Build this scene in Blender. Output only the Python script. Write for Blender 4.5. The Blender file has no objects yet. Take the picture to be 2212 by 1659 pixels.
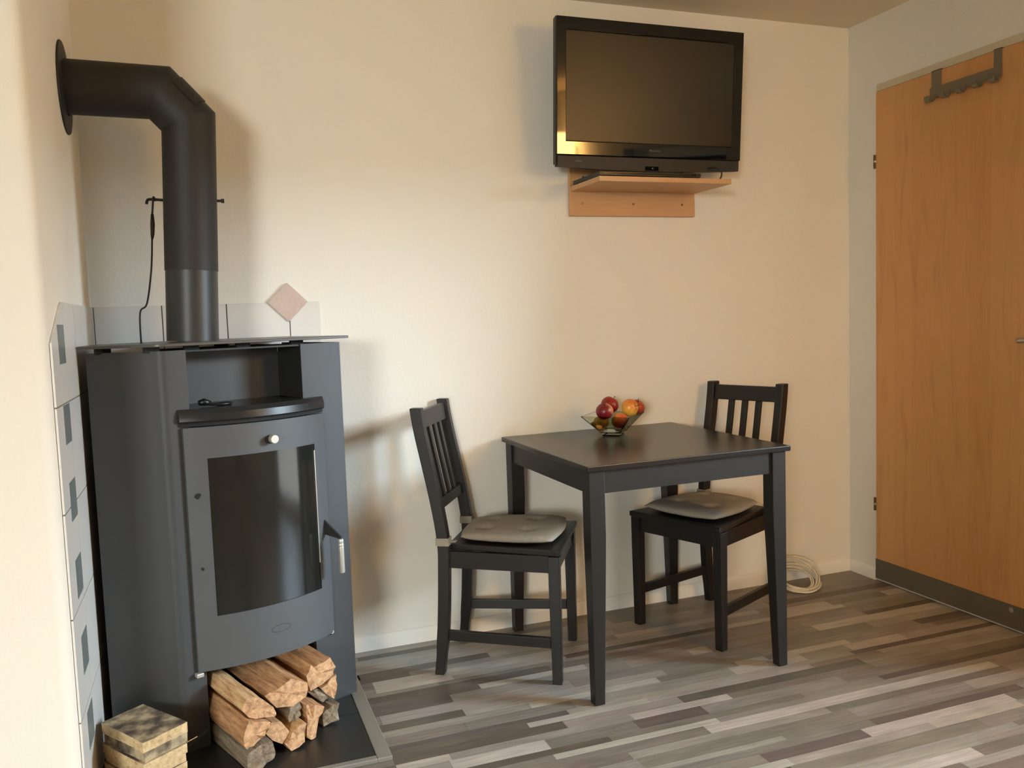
import bpy, bmesh, math, random
from mathutils import Vector, Matrix, noise
rnd = random.Random(7)
PI = math.pi
scene = bpy.context.scene
COL = scene.collection

# ------------------------------------------------------------------ camera
cam_d = bpy.data.cameras.new('camera'); cam = bpy.data.objects.new('camera', cam_d)
COL.objects.link(cam); scene.camera = cam
cam_d.sensor_fit = 'HORIZONTAL'; cam_d.sensor_width = 36.0; cam_d.lens = 29.865
cam_d.clip_start = 0.05
r_, u_, f_ = Vector((.9386, -.3433, -.0350)), Vector((.0602, .0630, .9962)), Vector((.3398, .9371, -.0798))
m = Matrix((r_, u_, -f_)).transposed().to_4x4(); m.translation = (-2.7028, -3.0359, 1.1997)
cam.matrix_world = m

# ------------------------------------------------------------------ world, window daylight, exposure
w = bpy.data.worlds.new('world'); scene.world = w; w.use_nodes = True
w.node_tree.nodes['Background'].inputs[0].default_value = (.75, .85, 1, 1)
w.node_tree.nodes['Background'].inputs[1].default_value = .35
scene.view_settings.view_transform = 'Standard'; scene.view_settings.look = 'None'
scene.view_settings.exposure = -.05; scene.view_settings.gamma = 1.0
scene.view_settings.use_curve_mapping = False

def daylight(name, loc, rot, sx, sy, power, color):
    d = bpy.data.lights.new(name, 'AREA'); d.shape = 'RECTANGLE'; d.size = sx; d.size_y = sy
    d.energy = power; d.color = color
    o = bpy.data.objects.new(name, d); COL.objects.link(o); o.location = loc; o.rotation_euler = rot
    return o
# window openings: (along-wall from, to, z from, to)
WIN = {'a': (-2.45, -1.25, .06, 1.92), 'c': (-6.30, -4.70, .45, 2.10)}
LX, RY = -6.6, -6.2
A_ROT = Vector((-1.25, 1, -.46)).to_track_quat('-Z', 'Y').to_euler()
LIGHTS = [('a_sky', (3.0, -4.1, 2.68), A_ROT, 2.3, 1.4, 1280, (.70, .92, 1.14)),      # low sky seen from the right window
          ('a_near', (.24, -1.85, 1.00), (0, PI/2, 0), 1.80, 1.1, 26, (1.0, .97, .92)),
          ('b_sky', (-5.50, RY-1.2, 2.0), (math.radians(90-15), 0, 0), 3.2, 1.3, 780, (1.0, 1.02, 1.02)),           # open sky seen from the rear window
          ('b_near', (-5.50, RY-.24, 1.275), (PI/2, 0, 0), 1.60, 1.65, 35, (1.0, .98, .92))]
for L_ in LIGHTS: daylight('daylight_'+L_[0], *L_[1:])
LAMP_RGB, LAMP_W = (1, .56, .18), 33

# ------------------------------------------------------------------ helpers
def lin(c):
    c = [x/255 for x in c]
    return tuple((x/12.92 if x <= .04045 else ((x+.055)/1.055)**2.4) for x in c) + (1,)

MATS = {}
def pbr(name, rgb, rough=.5, metal=0, spec=.5, var=0, vscale=6, vstretch=(1, 1, 1), bump=0, bscale=60, coat=0, rgb2=None):
    """plain surface; var = strength of a noise mix between rgb and rgb2"""
    mt = bpy.data.materials.new(name); mt.use_nodes = True; nt = mt.node_tree; N = nt.nodes; L = nt.links
    b = N['Principled BSDF']
    b.inputs['Base Color'].default_value = lin(rgb); b.inputs['Roughness'].default_value = rough
    b.inputs['Metallic'].default_value = metal; b.inputs['Specular IOR Level'].default_value = spec
    b.inputs['Coat Weight'].default_value = coat; b.inputs['Coat Roughness'].default_value = .05
    if var or bump:
        tc = N.new('ShaderNodeTexCoord'); mp = N.new('ShaderNodeMapping'); L.new(tc.outputs['Object'], mp.inputs[0])
        mp.inputs['Scale'].default_value = vstretch
    if var:
        nz = N.new('ShaderNodeTexNoise'); nz.inputs['Scale'].default_value = vscale; nz.inputs['Detail'].default_value = 5
        L.new(mp.outputs[0], nz.inputs['Vector'])
        rp = N.new('ShaderNodeMapRange'); rp.inputs[1].default_value = .3; rp.inputs[2].default_value = .7
        rp.inputs[4].default_value = var; L.new(nz.outputs['Fac'], rp.inputs[0])
        mx = N.new('ShaderNodeMix'); mx.data_type = 'RGBA'
        mx.inputs[6].default_value = lin(rgb); mx.inputs[7].default_value = lin(rgb2 or [x*.7 for x in rgb])
        L.new(rp.outputs[0], mx.inputs[0]); L.new(mx.outputs[2], b.inputs['Base Color'])
    if bump:
        nb = N.new('ShaderNodeTexNoise'); nb.inputs['Scale'].default_value = bscale; nb.inputs['Detail'].default_value = 3
        L.new(tc.outputs['Object'], nb.inputs['Vector'])
        bp = N.new('ShaderNodeBump'); bp.inputs['Strength'].default_value = bump; bp.inputs['Distance'].default_value = .003
        L.new(nb.outputs['Fac'], bp.inputs['Height']); L.new(bp.outputs[0], b.inputs['Normal'])
    MATS[name] = mt; return mt

def clear_glass(name, tint, refl=.06):
    """thin sheet of glass: see-through with a Fresnel reflection"""
    mt = bpy.data.materials.new(name); mt.use_nodes = True; nt = mt.node_tree; N = nt.nodes; L = nt.links
    N.remove(N['Principled BSDF']); out = N['Material Output']
    t = N.new('ShaderNodeBsdfTransparent'); t.inputs[0].default_value = tint
    g = N.new('ShaderNodeBsdfGlossy'); g.inputs['Roughness'].default_value = .03
    fr = N.new('ShaderNodeFresnel'); fr.inputs[0].default_value = 1.45
    mx = N.new('ShaderNodeMixShader'); L.new(fr.outputs[0], mx.inputs[0]); L.new(t.outputs[0], mx.inputs[1]); L.new(g.outputs[0], mx.inputs[2])
    L.new(mx.outputs[0], out.inputs[0]); MATS[name] = mt; return mt

def link(name, me, mt=None, parent=None, smooth=False):
    o = bpy.data.objects.new(name, me); COL.objects.link(o)
    if mt: 
        if not me.materials: me.materials.append(MATS[mt])
    if parent: o.parent = parent
    if smooth:
        for p in me.polygons: p.use_smooth = True
    return o
def obj(name, bm, mt, parent=None, smooth=False, bevel=0, seg=2):
    bmesh.ops.recalc_face_normals(bm, faces=bm.faces)
    me = bpy.data.meshes.new(name); bm.to_mesh(me); bm.free()
    o = link(name, me, mt, parent, smooth)
    if bevel:
        md = o.modifiers.new('bevel', 'BEVEL'); md.width = bevel; md.segments = seg; md.limit_method = 'ANGLE'; md.angle_limit = math.radians(40)
        md.harden_normals = False
    return o
def sharp(o, deg=35):
    me = o.data
    for p in me.polygons: p.use_smooth = True
    me.set_sharp_from_angle(angle=math.radians(deg))
    return o
def thing(name, label, cat, loc=(0, 0, 0), rz=0, group=None):
    o = bpy.data.objects.new(name, None); COL.objects.link(o); o.empty_display_size = .05
    o.location = loc; o.rotation_euler = (0, 0, rz)
    return tag(o, label, cat, group)
def tag(o, label, cat, group=None, kind=None):
    if label: o['label'] = label
    if cat: o['category'] = cat
    if group: o['group'] = group
    if kind: o['kind'] = kind
    return o
def struct(o, label): o['kind'] = 'structure'; o['label'] = label; return o
def B(): return bmesh.new()
def box(bm, a, b):
    x0, y0, z0 = a; x1, y1, z1 = b
    v = [bm.verts.new(p) for p in ((x0,y0,z0),(x1,y0,z0),(x1,y1,z0),(x0,y1,z0),(x0,y0,z1),(x1,y0,z1),(x1,y1,z1),(x0,y1,z1))]
    for f in ((0,3,2,1),(4,5,6,7),(0,1,5,4),(1,2,6,5),(2,3,7,6),(3,0,4,7)): bm.faces.new([v[i] for i in f])
    return bm
def loft(bm, rings, cap=True, closed=True):
    R = [[bm.verts.new(p) for p in ring] for ring in rings]; n = len(R[0])
    for a, b in zip(R, R[1:]):
        for i in range(n if closed else n-1):
            bm.faces.new((a[i], a[(i+1) % n], b[(i+1) % n], b[i]))
    if cap: bm.faces.new(R[0][::-1]); bm.faces.new(R[-1])
    return bm
def prism(bm, poly, z0, z1):
    return loft(bm, [[(x, y, z0) for x, y in poly], [(x, y, z1) for x, y in poly]])
def prism_y(bm, poly, y0, y1):
    return loft(bm, [[(x, y0, z) for x, z in poly], [(x, y1, z) for x, z in poly]])
def cyl(bm, p, q, r, n=20, r2=None):
    p, q = Vector(p), Vector(q); d = (q-p).normalized(); r2 = r if r2 is None else r2
    a = d.orthogonal().normalized(); b = d.cross(a)
    ring = lambda c, rr: [tuple(c+rr*(math.cos(t)*a+math.sin(t)*b)) for t in [2*PI*i/n for i in range(n)]]
    return loft(bm, [ring(p, r), ring(q, r2)])
def tube(bm, pts, r, n=8, radii=None):
    pts = [Vector(p) for p in pts]; rings = []; a = None
    for i, p in enumerate(pts):
        d = (pts[min(i+1, len(pts)-1)]-pts[max(i-1, 0)]).normalized()
        if a is None: a = d.orthogonal().normalized()
        a = (a-d*a.dot(d)).normalized(); b = d.cross(a); rr = radii[i] if radii else r
        rings.append([tuple(p+rr*(math.cos(t)*a+math.sin(t)*b)) for t in [2*PI*k/n for k in range(n)]])
    return loft(bm, rings)
def smoothpath(P, k=8):
    P = [Vector(p) for p in P]; Q = [P[0]]+P+[P[-1]]; out = []
    for i in range(1, len(Q)-2):
        for j in range(k):
            t = j/k; a, b, c, d = Q[i-1:i+3]
            out.append(.5*((2*b)+(-a+c)*t+(2*a-5*b+4*c-d)*t*t+(-a+3*b-3*c+d)*t**3))
    return out+[P[-1]]
def lathe(bm, prof, n=28, c=(0, 0, 0)):
    rings = [[(c[0]+r*math.cos(2*PI*i/n), c[1]+r*math.sin(2*PI*i/n), c[2]+z) for i in range(n)] for r, z in prof]
    return loft(bm, rings)
def children(o): return [c for c in bpy.data.objects if c.parent == o]
def copy_tree(o, parent=None):
    c = o.copy(); COL.objects.link(c); c.parent = parent
    for ch in children(o): copy_tree(ch, c)
    return c

# ------------------------------------------------------------------ materials
pbr('wall', (236, 231, 218), .9, bump=.25, bscale=90, var=.12, vscale=2, rgb2=(232, 225, 209))
pbr('ceiling', (226, 215, 192), .9, bump=.15, bscale=90)
pbr('trim_white', (240, 236, 226), .5)
pbr('grout', (120, 108, 96), .9)
pbr('tile_white', (226, 222, 214), .25, spec=.5)
pbr('tile_pink', (196, 172, 160), .6, var=.6, vscale=60, rgb2=(210, 190, 178))
pbr('tile_grey', (120, 126, 124), .3)
pbr('stove_grey', (58, 59, 60), .52, var=.35, vscale=9, rgb2=(53, 54, 55), bump=.05, bscale=500)
pbr('stove_door', (76, 77, 78), .5, var=.3, vscale=8, rgb2=(70, 71, 72), bump=.05, bscale=500)
pbr('stove_dark', (34, 33, 31), .55)
pbr('stove_gloss', (30, 31, 33), .28)
pbr('stove_plate', (78, 76, 70), .35)
pbr('pipe_black', (36, 33, 30), .6, bump=.05, bscale=300)
pbr('pipe_satin', (46, 45, 43), .42)
pbr('iron', (32, 26, 22), .55)
pbr('stove_glass', (26, 26, 23), .10, spec=.6, var=.6, vscale=3, vstretch=(3, 1, .5), rgb2=(40, 40, 37))
pbr('steel', (190, 186, 176), .32, metal=1)
pbr('steel_dull', (200, 196, 186), .4, metal=.6)
pbr('alu', (170, 168, 160), .4, metal=.7)
pbr('soot', (22, 20, 18), .8)
pbr('hearth', (40, 39, 37), .35, var=.3, vscale=8)
pbr('hearth_grout', (96, 92, 86), .9)
pbr('blackbrown', (28, 25, 22), .40, var=.5, vscale=5, vstretch=(30, 30, 2), rgb2=(27, 23, 20), bump=.04, bscale=200)
pbr('blackbrown_top', (34, 30, 26), .26, var=.5, vscale=4, vstretch=(2, 30, 30), rgb2=(31, 27, 23))
pbr('cushion', (158, 148, 132), .95, var=.4, vscale=90, rgb2=(136, 126, 112), bump=.3, bscale=500)
pbr('cushion_tie', (160, 152, 138), .95)
pbr('tv_body', (20, 19, 18), .4)
pbr('tv_gloss', (10, 10, 10), .04, spec=.6)
pbr('tv_screen', (13, 13, 12), .36, spec=.6)
pbr('tv_speaker', (30, 29, 28), .5)
pbr('print_grey', (110, 108, 102), .6)
pbr('plastic_black', (18, 17, 17), .35)
pbr('shelf_wood', (205, 160, 112), .5, var=.5, vscale=5, vstretch=(1.5, 14, 14), rgb2=(192, 142, 98))
pbr('kick_grey', (104, 96, 80), .5)
pbr('door_frame', (206, 194, 166), .5)
pbr('hinge', (110, 90, 58), .35, metal=.8)
pbr('rack_grey', (128, 118, 98), .4, metal=.3)
pbr('cable_white', (222, 214, 192), .5)
pbr('stem', (60, 44, 26), .8)
pbr('window_frame', (235, 235, 232), .4)
clear_glass('bowl_glass', (.80, .86, .80, 1)); clear_glass('bowl_edge', (.30, .38, .32, 1)); clear_glass('pane', (.97, .98, .97, 1))
pbr('gap_dark', (60, 48, 32), .9)

def wood_door():
    mt = bpy.data.materials.new('door_veneer'); mt.use_nodes = True; nt = mt.node_tree; N = nt.nodes; L = nt.links
    b = N['Principled BSDF']; b.inputs['Roughness'].default_value = .42
    g = N.new('ShaderNodeNewGeometry'); 
    def tex(scale, stretch, detail=4, dist=0):
        mp = N.new('ShaderNodeMapping'); mp.inputs['Scale'].default_value = stretch; L.new(g.outputs['Position'], mp.inputs[0])
        t = N.new('ShaderNodeTexNoise'); t.inputs['Scale'].default_value = scale; t.inputs['Detail'].default_value = detail; t.inputs['Distortion'].default_value = dist
        L.new(mp.outputs[0], t.inputs['Vector']); return t
    # vertical veneer leaves: white noise per 9 cm band
    sp = N.new('ShaderNodeSeparateXYZ'); L.new(g.outputs['Position'], sp.inputs[0])
    fl = N.new('ShaderNodeMath'); fl.operation = 'MULTIPLY'; fl.inputs[1].default_value = 11; L.new(sp.outputs[1], fl.inputs[0])
    f2 = N.new('ShaderNodeMath'); f2.operation = 'FLOOR'; L.new(fl.outputs[0], f2.inputs[0])
    wn = N.new('ShaderNodeTexWhiteNoise'); wn.noise_dimensions = '1D'; L.new(f2.outputs[0], wn.inputs['W'])
    mx = N.new('ShaderNodeMix'); mx.data_type = 'RGBA'; L.new(wn.outputs['Value'], mx.inputs[0])
    mx.inputs[6].default_value = lin((216, 160, 100)); mx.inputs[7].default_value = lin((204, 144, 84))
    a = tex(2.2, (1, 9, 1.1), 5, .6); r = N.new('ShaderNodeMapRange'); r.inputs[1].default_value = .53; r.inputs[2].default_value = .75; r.inputs[4].default_value = .6; L.new(a.outputs['Fac'], r.inputs[0])
    m2 = N.new('ShaderNodeMix'); m2.data_type = 'RGBA'; L.new(r.outputs[0], m2.inputs[0]); L.new(mx.outputs[2], m2.inputs[6]); m2.inputs[7].default_value = lin((182, 122, 68))
    c = tex(7, (1, 40, 1.2), 4); r2 = N.new('ShaderNodeMapRange'); r2.inputs[1].default_value = .35; r2.inputs[2].default_value = .7; r2.inputs[4].default_value = .3; L.new(c.outputs['Fac'], r2.inputs[0])
    m3 = N.new('ShaderNodeMix'); m3.data_type = 'RGBA'; L.new(r2.outputs[0], m3.inputs[0]); L.new(m2.outputs[2], m3.inputs[6]); m3.inputs[7].default_value = lin((222, 172, 114))
    L.new(m3.outputs[2], b.inputs['Base Color']); MATS['door_veneer'] = mt
wood_door()

def floor_mat(name, source):
    mt = bpy.data.materials.new(name); mt.use_nodes = True; nt = mt.node_tree; N = nt.nodes; L = nt.links
    b = N['Principled BSDF']; b.inputs['Roughness'].default_value = .42; b.inputs['Specular IOR Level'].default_value = .4
    if source == 'object': s = N.new('ShaderNodeObjectInfo').outputs['Color']
    else:
        at = N.new('ShaderNodeAttribute'); at.attribute_name = 'tone'; s = at.outputs['Color']
    g = N.new('ShaderNodeNewGeometry'); mp = N.new('ShaderNodeMapping'); mp.inputs['Scale'].default_value = (1.4, 22, 1); L.new(g.outputs['Position'], mp.inputs[0])
    t = N.new('ShaderNodeTexNoise'); t.inputs['Scale'].default_value = 5; t.inputs['Detail'].default_value = 6; t.inputs['Roughness'].default_value = .65; L.new(mp.outputs[0], t.inputs['Vector'])
    r = N.new('ShaderNodeMapRange'); r.inputs[1].default_value = .25; r.inputs[2].default_value = .75; r.inputs[3].default_value = .72; r.inputs[4].default_value = 1.25; L.new(t.outputs['Fac'], r.inputs[0])
    mp2 = N.new('ShaderNodeMapping'); mp2.inputs['Scale'].default_value = (2, 5, 1); L.new(g.outputs['Position'], mp2.inputs[0])
    t2 = N.new('ShaderNodeTexNoise'); t2.inputs['Scale'].default_value = 3; t2.inputs['Detail'].default_value = 3; L.new(mp2.outputs[0], t2.inputs['Vector'])
    r2 = N.new('ShaderNodeMapRange'); r2.inputs[1].default_value = .3; r2.inputs[2].default_value = .7; r2.inputs[3].default_value = .88; r2.inputs[4].default_value = 1.12; L.new(t2.outputs['Fac'], r2.inputs[0])
    mu = N.new('ShaderNodeMath'); mu.operation = 'MULTIPLY'; L.new(r.outputs[0], mu.inputs[0]); L.new(r2.outputs[0], mu.inputs[1])
    vm = N.new('ShaderNodeVectorMath'); vm.operation = 'SCALE'; L.new(s, vm.inputs[0]); L.new(mu.outputs[0], vm.inputs['Scale'])
    L.new(vm.outputs[0], b.inputs['Base Color']); MATS[name] = mt
floor_mat('plank', 'object'); floor_mat('plank_far', 'attr')

def split_wood(name, a, bcol, c):
    mt = bpy.data.materials.new(name); mt.use_nodes = True; nt = mt.node_tree; N = nt.nodes; L = nt.links
    b = N['Principled BSDF']; b.inputs['Roughness'].default_value = .85
    tc = N.new('ShaderNodeTexCoord'); mp = N.new('ShaderNodeMapping'); mp.inputs['Scale'].default_value = (9, 1.2, 9); L.new(tc.outputs['Object'], mp.inputs[0])
    oi = N.new('ShaderNodeObjectInfo'); L.new(oi.outputs['Random'], mp.inputs['Location'])
    t = N.new('ShaderNodeTexNoise'); t.inputs['Scale'].default_value = 9; t.inputs['Detail'].default_value = 7; t.inputs['Roughness'].default_value = .7; L.new(mp.outputs[0], t.inputs['Vector'])
    cr = N.new('ShaderNodeValToRGB'); L.new(t.outputs['Fac'], cr.inputs[0])
    cr.color_ramp.elements[0].position = .30; cr.color_ramp.elements[0].color = lin(c)
    cr.color_ramp.elements[1].position = .62; cr.color_ramp.elements[1].color = lin(a)
    e = cr.color_ramp.elements.new(.46); e.color = lin(bcol)
    L.new(cr.outputs[0], b.inputs['Base Color'])
    bp = N.new('ShaderNodeBump'); bp.inputs['Strength'].default_value = .6; bp.inputs['Distance'].default_value = .004; L.new(t.outputs['Fac'], bp.inputs['Height']); L.new(bp.outputs[0], b.inputs['Normal'])
    MATS[name] = mt
split_wood('log', (200, 156, 112), (172, 124, 82), (116, 80, 52))
split_wood('log_pale', (222, 186, 138), (196, 152, 104), (140, 100, 62))
split_wood('log_grey', (150, 134, 112), (122, 104, 82), (84, 68, 52))
split_wood('log_end', (206, 164, 122), (182, 138, 98), (132, 94, 64))
def mould_board():
    mt = bpy.data.materials.new('board'); mt.use_nodes = True; nt = mt.node_tree; N = nt.nodes; L = nt.links
    b = N['Principled BSDF']; b.inputs['Roughness'].default_value = .9
    tc = N.new('ShaderNodeTexCoord'); oi = N.new('ShaderNodeObjectInfo')
    ad = N.new('ShaderNodeVectorMath'); ad.operation = 'ADD'; L.new(tc.outputs['Object'], ad.inputs[0]); L.new(oi.outputs['Random'], ad.inputs[1])
    t = N.new('ShaderNodeTexNoise'); t.inputs['Scale'].default_value = 22; t.inputs['Detail'].default_value = 6; L.new(ad.outputs[0], t.inputs['Vector'])
    cr = N.new('ShaderNodeValToRGB'); L.new(t.outputs['Fac'], cr.inputs[0])
    E_ = cr.color_ramp.elements; E_[0].position = .36; E_[0].color = lin((70, 58, 46)); E_[1].position = .62; E_[1].color = lin((176, 158, 124))
    e = E_.new(.5); e.color = lin((128, 112, 88))
    L.new(cr.outputs[0], b.inputs['Base Color'])
    bp = N.new('ShaderNodeBump'); bp.inputs['Strength'].default_value = .5; bp.inputs['Distance'].default_value = .003; L.new(t.outputs['Fac'], bp.inputs['Height']); L.new(bp.outputs[0], b.inputs['Normal'])
    MATS['board'] = mt
mould_board()
split_wood('board_edge', (216, 190, 146), (198, 168, 122), (150, 120, 84))
def apple_mat(name, red, yellow, lo, hi, direction):
    mt = bpy.data.materials.new(name); mt.use_nodes = True; nt = mt.node_tree; N = nt.nodes; L = nt.links
    b = N['Principled BSDF']; b.inputs['Roughness'].default_value = .3
    tc = N.new('ShaderNodeTexCoord'); dt = N.new('ShaderNodeVectorMath'); dt.operation = 'DOT_PRODUCT'; dt.inputs[1].default_value = direction; L.new(tc.outputs['Object'], dt.inputs[0])
    t = N.new('ShaderNodeTexNoise'); t.inputs['Scale'].default_value = 45; t.inputs['Detail'].default_value = 4; L.new(tc.outputs['Object'], t.inputs['Vector'])
    ma = N.new('ShaderNodeMath'); ma.operation = 'MULTIPLY_ADD'; ma.inputs[1].default_value = .03; L.new(t.outputs['Fac'], ma.inputs[0]); L.new(dt.outputs['Value'], ma.inputs[2])
    r = N.new('ShaderNodeMapRange'); r.inputs[1].default_value = lo; r.inputs[2].default_value = hi; L.new(ma.outputs[0], r.inputs[0])
    mx = N.new('ShaderNodeMix'); mx.data_type = 'RGBA'; L.new(r.outputs[0], mx.inputs[0]); mx.inputs[6].default_value = lin(red); mx.inputs[7].default_value = lin(yellow)
    L.new(mx.outputs[2], b.inputs['Base Color']); MATS[name] = mt

# ------------------------------------------------------------------ room shell
WX, CH, T = -3.030, 2.3855, .2
bm = B(); box(bm, (LX-T, RY-T, -.06), (T, T, -.004)); fl = struct(obj('floor', bm, 'gap_dark'), 'grey laminate floor of wood-look strips')
bm = B(); box(bm, (LX-T, RY-T, CH), (T, T, CH+.1)); struct(obj('ceiling', bm, 'ceiling'), 'plain cream ceiling')
bm = B(); box(bm, (WX, 0, -.004), (T, T, CH)); wback = struct(obj('wall_back', bm, 'wall'), 'cream plastered wall behind the table')
# projecting block on the left with a rounded plaster corner
ye = -.878; rr = .03
poly = [(WX, T), (LX-T, T), (LX-T, ye), (WX-rr, ye)]+[(WX-rr+rr*math.sin(a), ye+rr-rr*math.cos(a)) for a in [PI/2*i/6 for i in range(1, 6)]]+[(WX, ye+rr)]
bm = B(); prism(bm, poly, -.004, CH); wleft = struct(sharp(obj('wall_left', bm, 'wall'), 30), 'white plastered wall block with rounded corner beside the stove')
bm = B(); c_ = WIN['c']
for a_, b_ in (((LX-T, -.004), (c_[0], CH)), ((c_[1], -.004), (T, CH)), ((c_[0], -.004), (c_[1], c_[2])), ((c_[0], c_[3]), (c_[1], CH))): box(bm, (a_[0], RY-T, a_[1]), (b_[0], RY, b_[1]))
struct(obj('wall_rear', bm, 'wall'), 'cream wall behind the camera')
def holed_wall(name, x0, x1, ya, yb, holes, label):
    bm = B(); ys = yb
    for (h0, h1, z0, z1) in sorted(holes, key=lambda h: -h[1]):
        box(bm, (x0, h1, -.004), (x1, ys, CH)); box(bm, (x0, h0, -.004), (x1, h1, z0)); box(bm, (x0, h0, z1), (x1, h1, CH)); ys = h0
    box(bm, (x0, ya, -.004), (x1, ys, CH)); return struct(obj(name, bm, 'wall'), label)
wright = holed_wall('wall_right', 0, T, RY, 0, [WIN['a']], 'cream wall with the wooden door')
holed_wall('wall_far_left', LX-T, LX, RY, ye, [], 'plain cream wall far to the left')
def window(name, xc, h, label):
    y0, y1, z0, z1 = h; bm = B(); f = .06
    for a, b in (((y0, z0), (y1, z0+f)), ((y0, z1-f), (y1, z1)), ((y0, z0+f), (y0+f, z1-f)), ((y1-f, z0+f), (y1, z1-f))):
        box(bm, (xc-.03, a[0], a[1]), (xc+.03, b[0], b[1]))
    o = struct(obj(name, bm, 'window_frame'), label)
    bm = B(); box(bm, (xc-.004, y0+f, z0+f), (xc+.004, y1-f, z1-f)); obj('pane', bm, 'pane', o)
    return o
window('window_1', .1, WIN['a'], 'white framed window in the right wall')
w3 = window('window_2', 0, WIN['c'], 'white framed window in the rear wall'); w3.matrix_world = Matrix(((0, 1, 0, 0), (1, 0, 0, RY-.1), (0, 0, 1, 0), (0, 0, 0, 1)))
# warm wall lamp on the right wall behind the camera
lp = thing('wall_lamp', 'warm lit fabric wall lamp on the right wall behind the camera', 'lamp', (-.0005, -3.22, 1.92))
bm = B(); cyl(bm, (0, 0, 0), (-.02, 0, 0), .05, 24); obj('wall_plate', bm, 'steel_dull', lp)
bm = B(); cyl(bm, (-.02, 0, 0), (-.15, 0, 0), .008, 12); obj('arm', bm, 'steel_dull', lp)
mt = bpy.data.materials.new('lamp_shade'); mt.use_nodes = True; nb = mt.node_tree.nodes['Principled BSDF']
nb.inputs['Base Color'].default_value = (.8, .7, .5, 1); nb.inputs['Emission Color'].default_value = LAMP_RGB+(1,)
area_ = 2*PI*.13*.26; nb.inputs['Emission Strength'].default_value = LAMP_W/(PI*area_); MATS['lamp_shade'] = mt
bm = B(); n_ = 32
loft(bm, [[(-.155+r*math.cos(2*PI*i/n_), r*math.sin(2*PI*i/n_), z) for i in range(n_)] for r, z in ((.13, -.13), (.13, .13), (.127, .13), (.127, -.13))], cap=False); obj('lamp_shade', bm, 'lamp_shade', lp, smooth=False)

# baseboards
def baseboard(name, a, b, nrm, label):
    a, b, n = Vector(a), Vector(b), Vector(nrm)
    prof = [(0, 0), (.013, 0), (.013, .042), (.009, .050), (.005, .054), (0, .055)]
    bm = B(); loft(bm, [[tuple(p+n*t+Vector((0, 0, z))) for t, z in prof] for p in (a, b)])
    struct(sharp(obj(name, bm, 'trim_white')), label)
baseboard('baseboard_back', (-2.30, -.0005, 0), (-.0005, -.0005, 0), (0, -1, 0), 'white baseboard along the back wall')
baseboard('baseboard_right', (-.0005, -.014, 0), (-.0005, -.166, 0), (-1, 0, 0), 'short white baseboard between corner and door')

# floor planks ------------------------------------------------------
LIGHT, MIDL, MID, MIDD, DARK = (172, 164, 152), (148, 141, 130), (136, 128, 118), (122, 113, 103), (98, 88, 79)
SP = [  # (x0, x1, period k, sub-row, tone) strips picked out of the photograph
 (-2.25,-1.96,-2,3,DARK),(-2.27,-1.81,-1,2,DARK),(-2.24,-2.01,0,0,LIGHT),(-2.24,-1.98,0,1,LIGHT),(-1.92,-1.54,0,3,LIGHT),(-2.28,-2.02,1,2,DARK),
 (-1.82,-1.57,1,3,LIGHT),(-2.28,-1.77,2,2,DARK),(-2.28,-2.13,2,3,LIGHT),(-2.14,-1.86,3,0,LIGHT),(-1.57,-1.23,2,3,LIGHT),(-1.57,-1.37,1,3,LIGHT),
 (-1.16,-1.08,1,0,LIGHT),(-1.07,-.95,1,3,LIGHT),(-1.58,-1.35,3,0,DARK),(-.62,-.03,1,0,LIGHT),(-.64,-.39,2,0,LIGHT),(-.80,-.31,3,2,LIGHT),
 (-.82,-.48,4,3,LIGHT),(-1.36,-1.02,4,2,DARK),(-.11,-.012,0,0,LIGHT),(-.88,-.60,1,3,LIGHT),(-.66,-.16,2,1,DARK),(-.62,-.39,0,0,LIGHT),
 (-1.87,-1.35,3,4,LIGHT)]
PER, FR = .195, (.28, .30, .235, .185)
unit = bpy.data.meshes.new('plank'); bm = B(); box(bm, (-.5, -.5, -.003), (.5, .5, 0)); bm.to_mesh(unit); bm.free(); unit.materials.append(MATS['plank'])
planks = []
x_lo, x_hi = LX, -.0005
for k in range(-2, 31):
    y = -.29-k*PER
    for s in range(4):
        y0 = y; y -= FR[s]*PER; y1 = y
        if y0 <= RY: continue
        if y0 > 0: 
            if y1 >= 0: continue
            y0 = -.0005
        subs = [(y0, y1, s)]
        if s == 1 and (k == 3 or rnd.random() < .45): q = y0+(y1-y0)*(.52 if k == 3 else rnd.uniform(.35, .6)); subs = [(y0, q, 9 if k == 3 else 1), (q, y1, 4)]
        for (a, b, sid) in subs:
            fixed = sorted([(p[0], p[1], p[4]) for p in SP if p[2] == k and p[3] == sid])
            spans = []; x = x_lo+rnd.uniform(-.4, 0)
            for f0, f1, tn in fixed+[(x_hi, x_hi, None)]:
                while x < f0-.001:
                    e = x+rnd.uniform(.28, .75)
                    if e > f0-.15: e = f0
                    spans.append((max(x, x_lo), e, rnd.choices([MIDL, MID, MIDD, DARK, LIGHT], [4, 6, 5, 1.2, 1])[0])); x = e
                if tn: spans.append((f0, f1, tn)); x = f1
            for (p0, p1, tn) in spans:
                if p1-p0 < .01 or p1 <= x_lo: continue
                v = rnd.uniform(-6, 6); planks.append((p0, p1, a, b, tuple(c+v+rnd.uniform(-2, 2) for c in tn)))
hearth_x, hearth_y = -2.28, -.81
near, far = [], []
for p in planks:
    if p[0] < hearth_x and p[2] > hearth_y+.02:      # not under the hearth plate or the wall block
        if p[1] <= hearth_x+.01: 
            if p[3] > hearth_y-.01 or p[2] > hearth_y: continue
        elif p[3] > hearth_y-.02: p = (hearth_x+.0005,)+p[1:]
    if p[0] < WX and p[2] > ye: continue
    cx, cy = (p[0]+p[1])/2, (p[2]+p[3])/2
    inview = p[2] > -1.75 and p[1] > -2.7 and (p[2]+3.036) > 1.0
    (near if inview else far).append(p)
near.sort(key=lambda p: -max(p[2], -1.3)); far += near[290:]; near = near[:290]
g_ = .0006
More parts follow.
